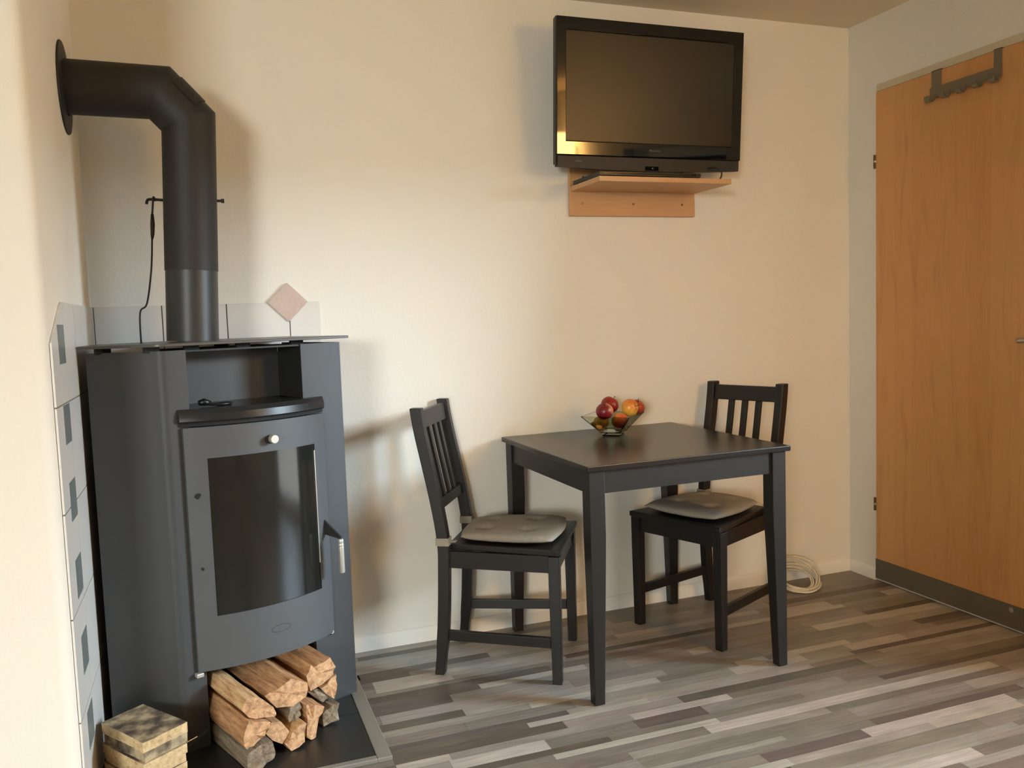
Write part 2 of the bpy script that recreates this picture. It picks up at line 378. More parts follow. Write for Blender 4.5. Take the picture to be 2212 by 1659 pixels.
for p in near:
    o = bpy.data.objects.new('plank', unit); COL.objects.link(o); o.parent = fl
    o.location = ((p[0]+p[1])/2, (p[2]+p[3])/2, 0); o.scale = (p[1]-p[0]-g_, abs(p[3]-p[2])-g_, 1); o.color = lin(p[4])
bm = B(); tone = bm.loops.layers.float_color.new('tone')
for p in far:
    n0 = len(bm.faces); box(bm, (p[0]+g_/2, p[3]+g_/2, -.003), (p[1]-g_/2, p[2]-g_/2, 0)); bm.faces.ensure_lookup_table()
    for f in bm.faces[n0:]:
        for l in f.loops: l[tone] = lin(p[4])
o = obj('far_planks', bm, 'plank_far', fl); o['kind'] = 'stuff'

# wall tiles beside and behind the stove ----------------------------
rows = [1.275, 1.025, .775, .525, .275, .026]
def tile_mesh(bm, pts, axis, face, depth=.005):
    d = depth
    if axis == 'y': loft(bm, [[(a, face+d-.0003, z) for a, z in pts], [(a, face, z) for a, z in pts]])
    else: loft(bm, [[(face-d+.0003, a, z) for a, z in pts], [(face, a, z) for a, z in pts]])
    return bm
G = .0018
def rect(a0, a1, z0, z1, g=G): return [(a0+g, z0+g), (a1-g, z0+g), (a1-g, z1-g), (a0+g, z1-g)]
cols = [-3.024, -2.82, -2.618, -2.4125, -2.308]
gb = B(); box(gb, (-3.024, -.003, .03), (-2.310, -.0002, 1.2735)); obj('tile_grout', gb, 'grout', wback)
for z1, z0 in zip(rows, rows[1:]):
    for a0, a1 in zip(cols, cols[1:]):
        bm = B(); tile_mesh(bm, rect(a0, a1, z0, z1), 'y', -.0055); obj('tile', bm, 'tile_white', wback)
bm = B(); c, h = (-2.4155, 1.2735), .066
tile_mesh(bm, [(c[0], c[1]-h), (c[0]+h, c[1]), (c[0], c[1]+h), (c[0]-h, c[1])], 'y', -.011, .0115); o = obj('diamond_tile', bm, 'tile_pink', wback); o['label'] = 'pinkish diamond tile above the white tile row'
colsy = [-.006, -.06, -.26, -.46, -.66]
gb = B(); box(gb, (WX+.0002, -.656, .03), (WX+.003, -.006, 1.2735)); box(gb, (WX+.0002, -.853, .03), (WX+.003, -.656, 1.172)); obj('tile_grout', gb, 'grout', wleft)
FX = WX+.0055
for z1, z0 in zip(rows, rows[1:]):
    for a1, a0 in zip(colsy, colsy[1:]):
        bm = B(); tile_mesh(bm, rect(a0, a1, z0, z1), 'x', FX); obj('tile', bm, 'tile_white', wleft)
    pts = rect(-.855, -.66, z0, z1)
    if z1 > 1.2: pts[3] = (-.855+G, 1.175)
    bm = B(); tile_mesh(bm, pts, 'x', FX); obj('tile', bm, 'tile_white', wleft)
for zt in (1.217, 1.022, .834, .642, .451, .258):
    bm = B(); tile_mesh(bm, rect(-.758, -.664, zt-.095, zt, 0), 'x', FX+.0012, .003); o = obj('inlay_tile', bm, 'tile_grey', wleft)

# ------------------------------------------------------------------ wooden door in the right wall
bm = B(); box(bm, (-.012, -1.035, .010), (-.001, -.1715, 2.073)); door = obj('door_1', bm, 'door_veneer', bevel=.001); struct(door, 'light brown wood veneer door with grey kick strip')
bm = B(); box(bm, (-.0155, -1.034, .011), (-.0121, -.172, .097)); kp = obj('kick_strip', bm, 'kick_grey', door)
bm = B(); cyl(bm, (-.0156, -.83, .078), (-.0165, -.83, .078), .009, 16); obj('plug', bm, 'steel_dull', kp)
bm = B(); box(bm, (-.005, -1.06, 2.076), (-.001, -.1680, 2.104)); box(bm, (-.005, -1.06, .001), (-.001, -1.037, 2.076)); struct(obj('trim_1', bm, 'door_frame'), 'narrow grey door frame edge above the wooden door')
for z in (1.79, .3355):
    bm = B(); cyl(bm, (-.009, -.1635, z-.028), (-.009, -.1635, z+.028), .0068, 14)
    h_ = obj('hinge', bm, 'hinge', door, smooth=False)
    bm = B(); cyl(bm, (-.009, -.1635, z-.004), (-.009, -.1635, z+.004), .0078, 14); obj('hinge_collar', bm, 'steel', h_)
lv = B(); tube(lv, smoothpath([(-.013, -1.0, 1.055), (-.05, -1.0, 1.055), (-.058, -.98, 1.055), (-.058, -.93, 1.055), (-.056, -.876, 1.053)], 5), .009, 12); hd = obj('lever_handle', lv, 'steel', door, smooth=True)
bm = B(); cyl(bm, (-.0122, -1.0, 1.055), (-.018, -1.0, 1.055), .024, 24); obj('rose', bm, 'steel', hd)
# over-door hook rack
rk = thing('hook_rack', 'grey metal over-door hook rack hanging from the top of the wooden door', 'coat rack', (-.02, -.61, 1.96))
def rloc(p): return (p[0]+.02, p[1]+.61, p[2]-1.96)
for ya, yb in ((-.506, -.462), (-.766, -.735)):
    bm = B(); box(bm, rloc((-.0165, ya, 1.975)), rloc((-.0140, yb, 2.0765))); box(bm, rloc((-.0165, ya, 2.0742)), rloc((-.0055, yb, 2.0765))); obj('strap', bm, 'rack_grey', rk)
bm = B(); box(bm, rloc((-.0205, -.768, 1.974)), rloc((-.0166, -.458, 2.014))); obj('bar', bm, 'rack_grey', rk)
for i in range(5):
    y = -.471-i*.0705
    pts = [(-.0225, y, 1.986), (-.0225, y, 1.968), (-.030, y, 1.960), (-.042, y, 1.960), (-.049, y, 1.968), (-.050, y, 1.979)]
    bm = B(); pts = smoothpath([rloc(p) for p in pts], 4)
    R_ = []
    for j, p in enumerate(pts):
        d = (pts[min(j+1, len(pts)-1)]-pts[max(j-1, 0)]).normalized(); n = Vector((d.z, 0, -d.x))
        R_.append([tuple(p+Vector((0, sy*.011, 0))+n*sn*.0018) for sy, sn in ((-1,-1),(1,-1),(1,1),(-1,1))])
    loft(bm, R_); obj('hook', bm, 'rack_grey', rk)

# ------------------------------------------------------------------ hearth plate
hp = thing('hearth_plate', 'black tiled hearth plate with metal edging under the stove', 'hearth', (-2.65, -.40, 0))
def hl(a): return (a[0]+2.65, a[1]+.40, a[2])
bm = B(); box(bm, hl((-3.022, -.788, .0002)), hl((-2.322, -.008, .009))); obj('bed', bm, 'hearth_grout', hp)
for xa, xb in ((-3.02, -2.623), (-2.62, -2.3235)):
    for ya, yb in ((-.786, -.5125), (-.509, -.21), (-.2065, -.008)):
        bm = B(); box(bm, hl((xa, ya, .0091)), hl((xb, yb, .0118))); obj('tile', bm, 'hearth', hp, bevel=.0008, seg=1)
for nm, a, b in (('edge_strip', (-2.3215, -.81, .0002), (-2.281, -.007, .0130)), ('edge_strip', (-3.020, -.8095, .0002), (-2.322, -.7885, .0130))):
    bm = B(); box(bm, hl(a), hl(b)); s_ = obj(nm, bm, 'alu', hp, bevel=.002)
HZ = .0119

# ------------------------------------------------------------------ stove
TH = math.radians(21)
SX, SY = -2.30, -.365
st = thing('wood_stove', 'dark grey wood-burning stove with curved glass door in the corner', 'stove', (SX, SY, 0), TH)
def toloc(x, y): dx, dy = x-SX, y-SY; return (dx*math.cos(TH)+dy*math.sin(TH), -dx*math.sin(TH)+dy*math.cos(TH))
Lend = toloc(-3.002, -.468)
def plate_strip(path, t, z0, z1):
    """bent sheet: path of (x, y), thickness t to the right-hand side"""
    P = [Vector(p) for p in path]; inner = []
    for i, p in enumerate(P):
        d = (P[min(i+1, len(P)-1)]-P[max(i-1, 0)]).normalized(); inner.append(p+Vector((-d.y, d.x))*t)
    bm = B(); ring = [tuple(p) for p in P]+[tuple(p) for p in inner[::-1]]
    loft(bm, [[(x, y, z0) for x, y in ring], [(x, y, z1) for x, y in ring]])
    return bm
def bend(a, c, b, r=.014, n=5):
    a, c, b = Vector(a), Vector(c), Vector(b); u, v = (a-c).normalized(), (b-c).normalized(); out = []
    for i in range(n+1):
        t = i/n; out.append(tuple((c+u*r)*(1-t)**2+c*2*t*(1-t)+(c+v*r)*t*t))
    return out
SZ = 1.138
fold = (-.545, 0)
pl = [Lend]+bend(Lend, fold, (-.478, 0))+[(-.478, 0)]
sharp(obj('left_side_panel', plate_strip(pl, .004, HZ, SZ), 'stove_grey', st), 20)
pr = [(-.134, 0)]+bend((-.134, 0), (0, 0), (-.02, .35), .004)+[(-.02, .35)]
sharp(obj('right_side_panel', plate_strip(pr, .004, HZ, SZ), 'stove_grey', st), 20)
bm = B(); Lb = toloc(-2.995, -.20); Bl = toloc(-2.80, -.035)
for a, b in ((Lend, Lb), (Lb, Bl), (Bl, (-.02, .35))): 
    a, b = Vector(a), Vector(b); n = Vector((b.y-a.y, a.x-b.x)).normalized()*.003
    prism(bm, [tuple(a), tuple(b), tuple(b+n), tuple(a+n)], HZ, SZ-.03)
obj('back_panel', bm, 'stove_dark', st)
# inner box: niche, firebox housing and log bay
ND = .155
bm = B(); box(bm, (-.4775, ND, .975), (-.1345, ND+.004, SZ)); obj('niche_back', bm, 'stove_grey', st)
bm = B(); box(bm, (-.482, .0045, .975), (-.478, ND, SZ)); obj('niche_side', bm, 'stove_dark', st)
bm = B(); box(bm, (-.134, .0045, .975), (-.130, ND, SZ)); obj('niche_side', bm, 'stove_dark', st)
bm = B(); box(bm, (-.482, .0045, SZ-.006), (-.130, ND+.16, SZ-.001)); obj('inner_cover', bm, 'stove_dark', st)
bm = B(); box(bm, (-.500, .012, .238), (-.082, .30, .935)); obj('firebox', bm, 'soot', st)
bm = B(); box(bm, (-.482, .0045, HZ), (-.478, .26, .237)); box(bm, (-.134, .0045, HZ), (-.130, .26, .237)); box(bm, (-.482, .26, HZ), (-.130, .264, .237)); obj('log_bay', bm, 'stove_dark', st)
# curved front
SC, HW, BU = -.290, .2135, .052
def arc(s): return -.006-BU*(1-((s-SC)/(HW+.012))**2)
def curved(s0, s1, z0, z1, t0, t1, n=14):
    """curved panel between offsets t0 (front) and t1 (behind the arc)"""
    bm = B(); ss = [s0+(s1-s0)*i/n for i in range(n+1)]
    loft(bm, [[(s, arc(s)+t0, z0), (s, arc(s)+t1, z0), (s, arc(s)+t1, z1), (s, arc(s)+t0, z1)] for s in ss]); return bm
# ledge above the door
bm = B(); ss = [-.512+.440*i/16 for i in range(17)]
def led(s): return -.012-.060*(1-((s+.292)/.222)**2)
loft(bm, [[(s, ND-.001, .938), (s, led(s)+.004, .938), (s, led(s), .942), (s, led(s)+.002, .962), (s, led(s)+.012, .975), (s, ND-.001, .975)] if -.477 < s < -.135 else
          [(s, -.0012, .938), (s, led(s)+.004, .938), (s, led(s), .942), (s, led(s)+.002, .962), (s, min(led(s)+.012, -.002), .975), (s, -.0012, .975)] for s in ss])
sharp(obj('ledge', bm, 'stove_gloss', st), 30)
bm = B(); loft(bm, [[(s, -.001, .927), (s, led(s)+.012, .927), (s, led(s)+.012, .9375), (s, -.001, .9375)] for s in ss]); obj('ledge_lip', bm, 'soot', st)
# door
Z0, Z1 = .235, .924
GS0, GS1, GZ0, GZ1 = -.449, -.120, .388, .836
bm = B(); n = 22
ss = sorted(set([SC-HW+2*HW*i/n for i in range(n+1)]+[GS0, GS1])); zs = [Z0, GZ0, GZ1, Z1]
V = {}
for i, s in enumerate(ss):
    for j, z in enumerate(zs):
        for k, t in enumerate((0, .018)): V[i, j, k] = bm.verts.new((s, arc(s)+t, z))
inside = lambda i, j: GS0-1e-6 <= ss[i] and ss[i+1] <= GS1+1e-6 and j == 1
for i in range(len(ss)-1):
    for j in range(3):
        if inside(i, j): continue
        for k in (0, 1): bm.faces.new((V[i, j, k], V[i+1, j, k], V[i+1, j+1, k], V[i, j+1, k]))
        for (a, b, cond) in (((i, j), (i+1, j), j == 0 or (j == 2 and inside(i, 1))), ((i, j+1), (i+1, j+1), j == 2 or (j == 0 and inside(i, 1))),
                             ((i, j), (i, j+1), i == 0 or (j == 1 and inside(i-1, 1))), ((i+1, j), (i+1, j+1), i == len(ss)-2 or (j == 1 and i+1 < len(ss)-1 and inside(i+1, 1)))):
            if cond: bm.faces.new((V[a+(0,)], V[b+(0,)], V[b+(1,)], V[a+(1,)]))
dr = sharp(obj('door', bm, 'stove_door', st), 30)
sharp(obj('glass', curved(GS0+.0005, GS1-.0005, GZ0+.0005, GZ1-.0005, .003, .008), 'stove_glass', dr), 30)
bm = B(); box(bm, (GS1-.0035, arc(GS1)-.0012, .47), (GS1-.0005, arc(GS1)+.003, GZ1-.02)); obj('glass_reflection', bm, 'steel', dr)  # bright strip imitating the vertical light reflection on the glass
ks = -.272; bm = B(); cyl(bm, (ks-.006, arc(ks)-.0005, .871), (ks-.006, arc(ks)-.012, .871), .012, 20); kb = obj('air_knob', bm, 'stove_dark', dr)
bm = B(); lathe(bm, [(.0001, 0), (.0118, 0), (.0125, .002), (.0125, .022), (.0115, .024), (.0001, .024)], 24); k2 = obj('knob_cap', bm, 'steel_dull', kb); k2.location = (ks, arc(ks)-.004, .873); k2.rotation_euler = (PI/2, 0, 0); sharp(k2)
# door marks: scorch spots, scratch and an embossed oval badge
for (s, z, q) in ((-.478, .735, .010), (-.478, .527, .006)):
    bm = B(); pts = [(s+q*rnd.uniform(.4, 1)*math.cos(a), z+q*1.2*rnd.uniform(.4, 1)*math.sin(a)) for a in [2*PI*i/9 for i in range(9)]]
    loft(bm, [[(x, arc(x)-.0006, zz) for x, zz in pts], [(x, arc(x)+.001, zz) for x, zz in pts]]); obj('paint_chip', bm, 'soot', dr)
bm = B(); tube(bm, [(-.273+.030*math.cos(a), arc(-.273+.030*math.cos(a))+.0002, .313+.011*math.sin(a)) for a in [2*PI*i/28 for i in range(29)]], .0009, 6); obj('oval_badge', bm, 'stove_grey', dr)
# lever handle
hs = -.080
bm = B(); loft(bm, [[(hs-.020, arc(-.09)+.004, .600), (hs-.020, arc(-.09)+.004, .552), (hs+.004, -.078, .541), (hs+.006, -.078, .547)],
                    [(hs-.015, arc(-.09)+.004, .600), (hs-.015, arc(-.09)+.004, .552), (hs+.009, -.078, .541), (hs+.011, -.078, .547)]]); hb = obj('handle_bracket', bm, 'stove_dark', dr)
bm = B(); lathe(bm, [(.0001, 0), (.0075, 0), (.0083, .002), (.0085, .078), (.0085, .080), (.0080, .081), (.0085, .082), (.0085, .090), (.0080, .091), (.0085, .092), (.0083, .102), (.0075, .104), (.0001, .104)], 22)
hg = obj('handle_grip', bm, 'steel_dull', hb); hg.location = (hs+.005, -.078, .438); sharp(hg)
bm = B(); box(bm, (-.103, -.011, .228), (-.080, -.0005, .248)); lt = obj('latch', bm, 'soot', st, bevel=.002)
bm = B(); cyl(bm, (-.085, -.0112, .237), (-.085, -.014, .237), .0055, 14); obj('latch_pin', bm, 'steel_dull', lt)
bm = B(); box(bm, (-.512, -.020, .222), (-.492, -.0005, .2335)); obj('hinge_foot', bm, 'steel_dull', st, bevel=.002)
# top plate on spacers
Pl = toloc(-3.020, -.475)
poly = [(.022, -.018), (.002, .355), Bl, toloc(-3.018, -.22), Pl]+bend(Pl, (-.553, -.018), (.022, -.018), .02)
bm = B(); prism(bm, poly, 1.1495, 1.1575); sharp(obj('top_plate', bm, 'stove_plate', st, bevel=.0015), 30)
def mixp(a, b, t): return (a[0]+(b[0]-a[0])*t, a[1]+(b[1]-a[1])*t)
for c in (mixp(Lend, fold, .25), mixp(Lend, fold, .9), (-.13, .02), (-.30, .02), (-.45, .02), (-.25, .3)):
    bm = B(); box(bm, (c[0]-.020, c[1]+.006, SZ-.004), (c[0]+.020, c[1]+.02, 1.1495)); obj('spacer', bm, 'soot', st)

# small black tool left on the ledge
def s2w(s, y, z): return (SX+s*math.cos(TH)-y*math.sin(TH), SY+s*math.sin(TH)+y*math.cos(TH), z)
tl = thing('stove_key', 'small black stove tool lying on the ledge above the door', 'tool', s2w(-.40, .015, .975), TH)
bm = B(); tube(bm, smoothpath([(-.035, 0, .012), (-.015, -.005, .007), (.02, -.012, .0045), (.045, -.004, .0045), (.04, .01, .0045), (.01, .008, .0045)], 5), .004, 8); obj('wire_loop', bm, 'plastic_black', tl, smooth=True)
bm = B(); tube(bm, [(-.045, .002, .012), (-.03, 0, .014), (-.012, -.003, .010)], .008, 10, [.007, .0105, .006]); obj('grip', bm, 'plastic_black', tl, smooth=True)

# ------------------------------------------------------------------ stove pipe
py = -.27; pr_ = .0765
PA, PB, PC_, PD = Vector((-2.7275, py, 1.1578)), Vector((-2.700, py, 1.812)), Vector((-2.775, py, 1.893)), Vector((-3.0245, py, 1.897))
pp = thing('stove_pipe', 'black stove pipe with angled elbow running into the left wall', 'stove pipe', tuple(PA))
def mring(p, d0, d1, r, n=40):
    """ring in the bisecting plane of two directions: a mitre joint"""
    d0, d1 = d0.normalized(), d1.normalized(); b = (d0+d1).normalized(); k = 1/max(.2, b.dot(d0)); side = Vector((0, 1, 0)); up = b.cross(side).normalized()
    return [tuple(p+r*(math.cos(t)*side+math.sin(t)*k*up)-PA) for t in [2*PI*i/n for i in range(n)]]
d1, d2, d3 = PB-PA, PC_-PB, PD-PC_
J = PA+d1*((1.372-PA.z)/d1.z)
for nm, a, b, mt in (('lower_sleeve', mring(PA, d1, d1, pr_-.0015), mring(J, d1, d1, pr_-.0015), 'pipe_satin'), ('upright_pipe', mring(J-d1.normalized()*.003, d1, d1, pr_), mring(PB, d1, d2, pr_), 'pipe_black'),
                     ('elbow', mring(PB, d1, d2, pr_), mring(PC_, d2, d3, pr_), 'pipe_black'), ('horizontal_pipe', mring(PC_, d2, d3, pr_), mring(PD, d3, d3, pr_), 'pipe_black')):
    bm = B(); loft(bm, [a, b]); sharp(obj(nm, bm, mt, pp), 50)
# clean-out cover on the outside of the elbow
bm = B(); e2 = d2.normalized(); side = Vector((0, 1, 0)); up = side.cross(e2).normalized()
if up.x < 0: up = -up
mid = (PB+PC_)/2; Lh = .044
R_ = []
for t in (-Lh, Lh):
    R_.append([tuple(mid+e2*t+(pr_+.0035)*(math.cos(a)*up+math.sin(a)*side)-PA) for a in [math.radians(-60+120*i/16) for i in range(17)]]+
              [tuple(mid+e2*t+(pr_-.004)*(math.cos(a)*up+math.sin(a)*side)-PA) for a in [math.radians(60-120*i/16) for i in range(17)]])
loft(bm, R_); sharp(obj('cleanout_cover', bm, 'pipe_black', pp), 40)
bm = B(); n = 40
fl_ = [(.0772, .0), (.128, 0), (.130, .002), (.128, .005), (.0772, .007)]
loft(bm, [[(-3.0295+h-PA.x, py+r*math.cos(2*PI*i/n)-PA.y, 1.893+r*math.sin(2*PI*i/n)-PA.z) for i in range(n)] for r, h in fl_], cap=False); sharp(obj('wall_flange', bm, 'pipe_black', pp), 40)
rz = 1.580; xr = PA.x+(PB.x-PA.x)*(rz-PA.z)/(PB.z-PA.z)
bm = B(); tube(bm, smoothpath([(xr-.074-PA.x, 0, rz-PA.z), (xr-.112-PA.x, 0, rz-PA.z+.002), (xr-.120-PA.x, 0, rz-PA.z-.003), (xr-.122-PA.x, 0, rz-PA.z-.012)], 5), .0042, 10); obj('damper_rod', bm, 'iron', pp, smooth=True)
bm = B(); cyl(bm, (xr+.074-PA.x, 0, rz-PA.z), (xr+.092-PA.x, 0, rz-PA.z), .004, 12); cyl(bm, (xr+.088-PA.x, 0, rz-PA.z), (xr+.097-PA.x, 0, rz-PA.z), .0065, 16); obj('damper_knob', bm, 'iron', pp)
# poker hanging on the damper rod
pk = thing('poker', 'thin dark iron poker hanging from the damper rod of the stove pipe', 'poker', (xr-.10, py, 1.1578))
o_ = Vector((xr-.10, py, 1.1578))
top = Vector((xr-.102, py, 1.588))
hook = smoothpath([top+Vector((.004, .010, -.010)), top+Vector((.001, .007, .001)), top, top+Vector((-.001, -.009, -.004)), top+Vector((-.002, -.011, -.016)), top+Vector((-.006, -.009, -.05))], 4)
bm = B(); tube(bm, [p-o_ for p in hook], .003, 8); obj('hook', bm, 'iron', pk, smooth=True)
s0 = hook[-1]; bm = B(); tube(bm, [s0-o_, s0+Vector((-.001, 0, -.03))-o_, s0+Vector((-.003, 0, -.06))-o_, s0+Vector((-.005, 0, -.075))-o_], .005, 10, [.004, .0065, .0055, .003]); obj('handle', bm, 'iron', pk, smooth=True)
s1 = s0+Vector((-.005, 0, -.073)); end = Vector((-2.872, py-.012, 1.1582))
bm = B(); tube(bm, [p-o_ for p in smoothpath([s1, s1+Vector((-.008, 0, -.09)), s1+Vector((-.026, 0, -.19)), end+Vector((.003, 0, .09)), end], 6)], .0026, 8); obj('shaft', bm, 'iron', pk, smooth=True)

# ------------------------------------------------------------------ firewood in the log bay
LOGS = [  # (how far the end stands in front of the stove face, end outline (s, z), material, label)
(.225, [(-.466,.066),(-.424,.075),(-.397,.076),(-.392,.057),(-.386,.034),(-.4,.023),(-.426,.0135),(-.464,.0135),(-.468,.049)], 'log_grey', 'broad weathered log at the lower left of the pile on the hearth'),
(.225, [(-.476,.111),(-.454,.149),(-.43,.141),(-.394,.125),(-.409,.108),(-.424,.089),(-.449,.080),(-.468,.078),(-.474,.091)], 'log', 'wedge-shaped brown log lying on the lowest left log'),
(.205, [(-.464,.176),(-.453,.206),(-.426,.202),(-.402,.184),(-.378,.158),(-.371,.140),(-.374,.130),(-.43,.143),(-.447,.151)], 'log_pale', 'pale yellowish log with a knot at the upper left of the pile'),
(.17, [(-.256,.177),(-.261,.138),(-.305,.125),(-.352,.134),(-.384,.178),(-.354,.188),(-.305,.204)], 'log', 'broad brown log at the top middle of the pile'),
(.14, [(-.228,.212),(-.217,.200),(-.201,.205),(-.163,.214),(-.151,.184),(-.156,.155),(-.191,.139),(-.233,.135),(-.237,.152),(-.244,.183)], 'log', 'reddish log with a splintered end at the top right of the pile'),
(.125, [(-.137,.148),(-.140,.12),(-.149,.078),(-.172,.099),(-.189,.122),(-.158,.142)], 'log_pale', 'three-cornered log at the far right below the splintered log'),
(.19, [(-.396,.082),(-.376,.107),(-.35,.100),(-.325,.062),(-.349,.035),(-.381,.060)], 'log_end', 'small rough square log in the middle bottom of the pile'),
(.2, [(-.345,.036),(-.322,.062),(-.292,.086),(-.281,.076),(-.287,.023),(-.331,.0135)], 'log_pale', 'pale pointed kindling log in front at the bottom of the pile'),
(.17, [(-.319,.099),(-.31,.122),(-.281,.127),(-.278,.111),(-.284,.092),(-.301,.078),(-.317,.080)], 'log_grey', 'small greenish grey log under the broad top log'),
(.18, [(-.271,.118),(-.245,.112),(-.210,.092),(-.228,.065),(-.244,.0135),(-.259,.0135),(-.271,.022),(-.268,.078)], 'log', 'upright narrow log standing on edge right of the pointed kindling'),
(.145, [(-.201,.056),(-.171,.071),(-.147,.073),(-.150,.022),(-.196,.0135)], 'log_grey', 'grey-ended log at the lower right of the pile'),
(.115, [(-.235,.130),(-.192,.118),(-.165,.088),(-.185,.078),(-.205,.096)], 'log_grey', 'dark thin log wedged behind the right-hand logs')]
for off, pts, mt, lab in LOGS:
    # resample the outline, then run it back into the bay with slight wandering
    P = []
    for a, b in zip(pts, pts[1:]+pts[:1]): P += [a, mixp(a, b, .5)]
    cx, cz = sum(p[0] for p in pts)/len(pts), sum(p[1] for p in pts)/len(pts)
    zb = min(p[1] for p in pts); tg = rnd.random()*10
    bm = B(); rings = []; y0, y1 = -off, .20
    rough = [rnd.uniform(-.006, .008) for _ in P]
    for j in range(9):
        t = j/8; R_ = []
        for i, (x, z) in enumerate(P):
            e = rough[i] if j == 0 else 0
            wob = .0022*noise.noise((x*30, z*30, t*5+tg)) if j else 0
            R_.append((x+wob-cx, y0+(y1-y0)*t+e+off, max(z+wob, zb)-zb))
        rings.append(R_)
    ring_v = []
    for R_ in rings: ring_v.append([bm.verts.new(p) for p in R_])
    nn = len(P)
    for a, b in zip(ring_v, ring_v[1:]):
        for i in range(nn): bm.faces.new((a[i], a[(i+1) % nn], b[(i+1) % nn], b[i]))
    cv = bm.verts.new((0, .002, cz-zb))
    ends = [bm.faces.new((ring_v[0][i], cv, ring_v[0][(i+1) % nn])) for i in range(nn)]; bm.faces.new(ring_v[-1])
    for f in ends: f.material_index = 1
    o = obj('firewood_log', bm, mt); o.data.materials.append(MATS['log_end' if mt != 'log_grey' else 'log_grey'])
    o.location = s2w(cx, -off, zb); o.rotation_euler = (0, 0, TH)
    tag(o, lab, 'firewood', 'firewood pile in the stove log bay')

# stack of board offcuts at the left foot of the stove
BC = [(-3.014, -.628), (-2.916, -.552), (-2.795, -.722), (-2.900, -.800)]
c0 = (sum(p[0] for p in BC)/4, sum(p[1] for p in BC)/4)
zt = HZ; labs = ['lowest board offcut of the stack at the left of the stove', 'second lowest board offcut in the stack left of the stove', 'rough middle board offcut in the stack left of the stove',
        'third board offcut from the top of the stack left of the stove', 'second board offcut from the top of the stack, dark edged', 'mould-stained topmost board of the small stack left of the stove']
for i, lab in enumerate(labs):
    h = (.030, .025, .026, .025, .028, .027)[i]; sc = (.96, .95, .93, .97, .94, .98)[i]; dx, dy = (0, 0) if i == 5 else (rnd.uniform(-.004, .006), rnd.uniform(-.004, .004))
    pts = []
    for a, b in zip(BC, BC[1:]+BC[:1]):
        for t in (0, .25, .5, .75): q = mixp(a, b, t); pts.append(((q[0]-c0[0])*sc+rnd.uniform(-.0018, .0018)+dx, (q[1]-c0[1])*sc+rnd.uniform(-.0018, .0018)+dy))
    bm = B(); n = len(pts)
    lo = [bm.verts.new((x*rnd.uniform(.97, 1), y*rnd.uniform(.97, 1), 0)) for x, y in pts]; hi = [bm.verts.new((x, y, h)) for x, y in pts]
    side = [bm.faces.new((lo[k], lo[(k+1) % n], hi[(k+1) % n], hi[k])) for k in range(n)]; bm.faces.new(lo[::-1]); bm.faces.new(hi)
    for f in side: f.material_index = 1
    o = obj('board_offcut', bm, 'board'); o.data.materials.append(MATS['board_edge' if i != 4 else 'board']); o.location = (c0[0], c0[1], zt); zt += h
    tag(o, lab, 'board', 'stack of board offcuts beside the stove')
    if i == 3:
        bm = B(); bmq = BC[2]; tube(bm, [((bmq[0]-c0[0])*.9, (bmq[1]-c0[1])*.9, h*.9), ((bmq[0]-c0[0])*1.08+.01, (bmq[1]-c0[1])*1.02, h+.012)], .0011, 6); obj('splinter', bm, 'log_pale', o)

# ------------------------------------------------------------------ table
TX, TY, TA, TS = -1.6513, -.7512, .0134, .7407
ctr = (TX+math.cos(TA)*TS/2-math.sin(TA)*TS/2, TY+math.sin(TA)*TS/2+math.cos(TA)*TS/2, 0)
tb = thing('dining_table', 'square black-brown dining table with tapered legs', 'table', (ctr[0], ctr[1]-.012, 0), TA)
h = TS/2
bm = B(); box(bm, (-h, -h, .727), (h, h, .745)); obj('table_top', bm, 'blackbrown_top', tb, bevel=.003)
lo_, li, lb = h-.012, h-.012-.052, h-.012-.034
for sx in (-1, 1):
    for sy in (-1, 1):
        bm = B(); q = lambda a, b, z: [(sx*lo_, sy*lo_, z), (sx*a, sy*lo_, z), (sx*a, sy*b, z), (sx*lo_, sy*b, z)]
        loft(bm, [q(lb, lb, 0), q(li, li, .52), q(li, li, .7265)]); obj('leg', bm, 'blackbrown', tb, bevel=.002)
for sx in (-1, 1):
    bm = B(); box(bm, (min(sx*(lo_-.008), sx*(lo_-.028)), -li, .655), (max(sx*(lo_-.008), sx*(lo_-.028)), li, .7265)); obj('apron', bm, 'blackbrown', tb)
    bm = B(); box(bm, (-li, min(sx*(lo_-.008), sx*(lo_-.028)), .655), (li, max(sx*(lo_-.008), sx*(lo_-.028)), .7265)); obj('apron', bm, 'blackbrown', tb)

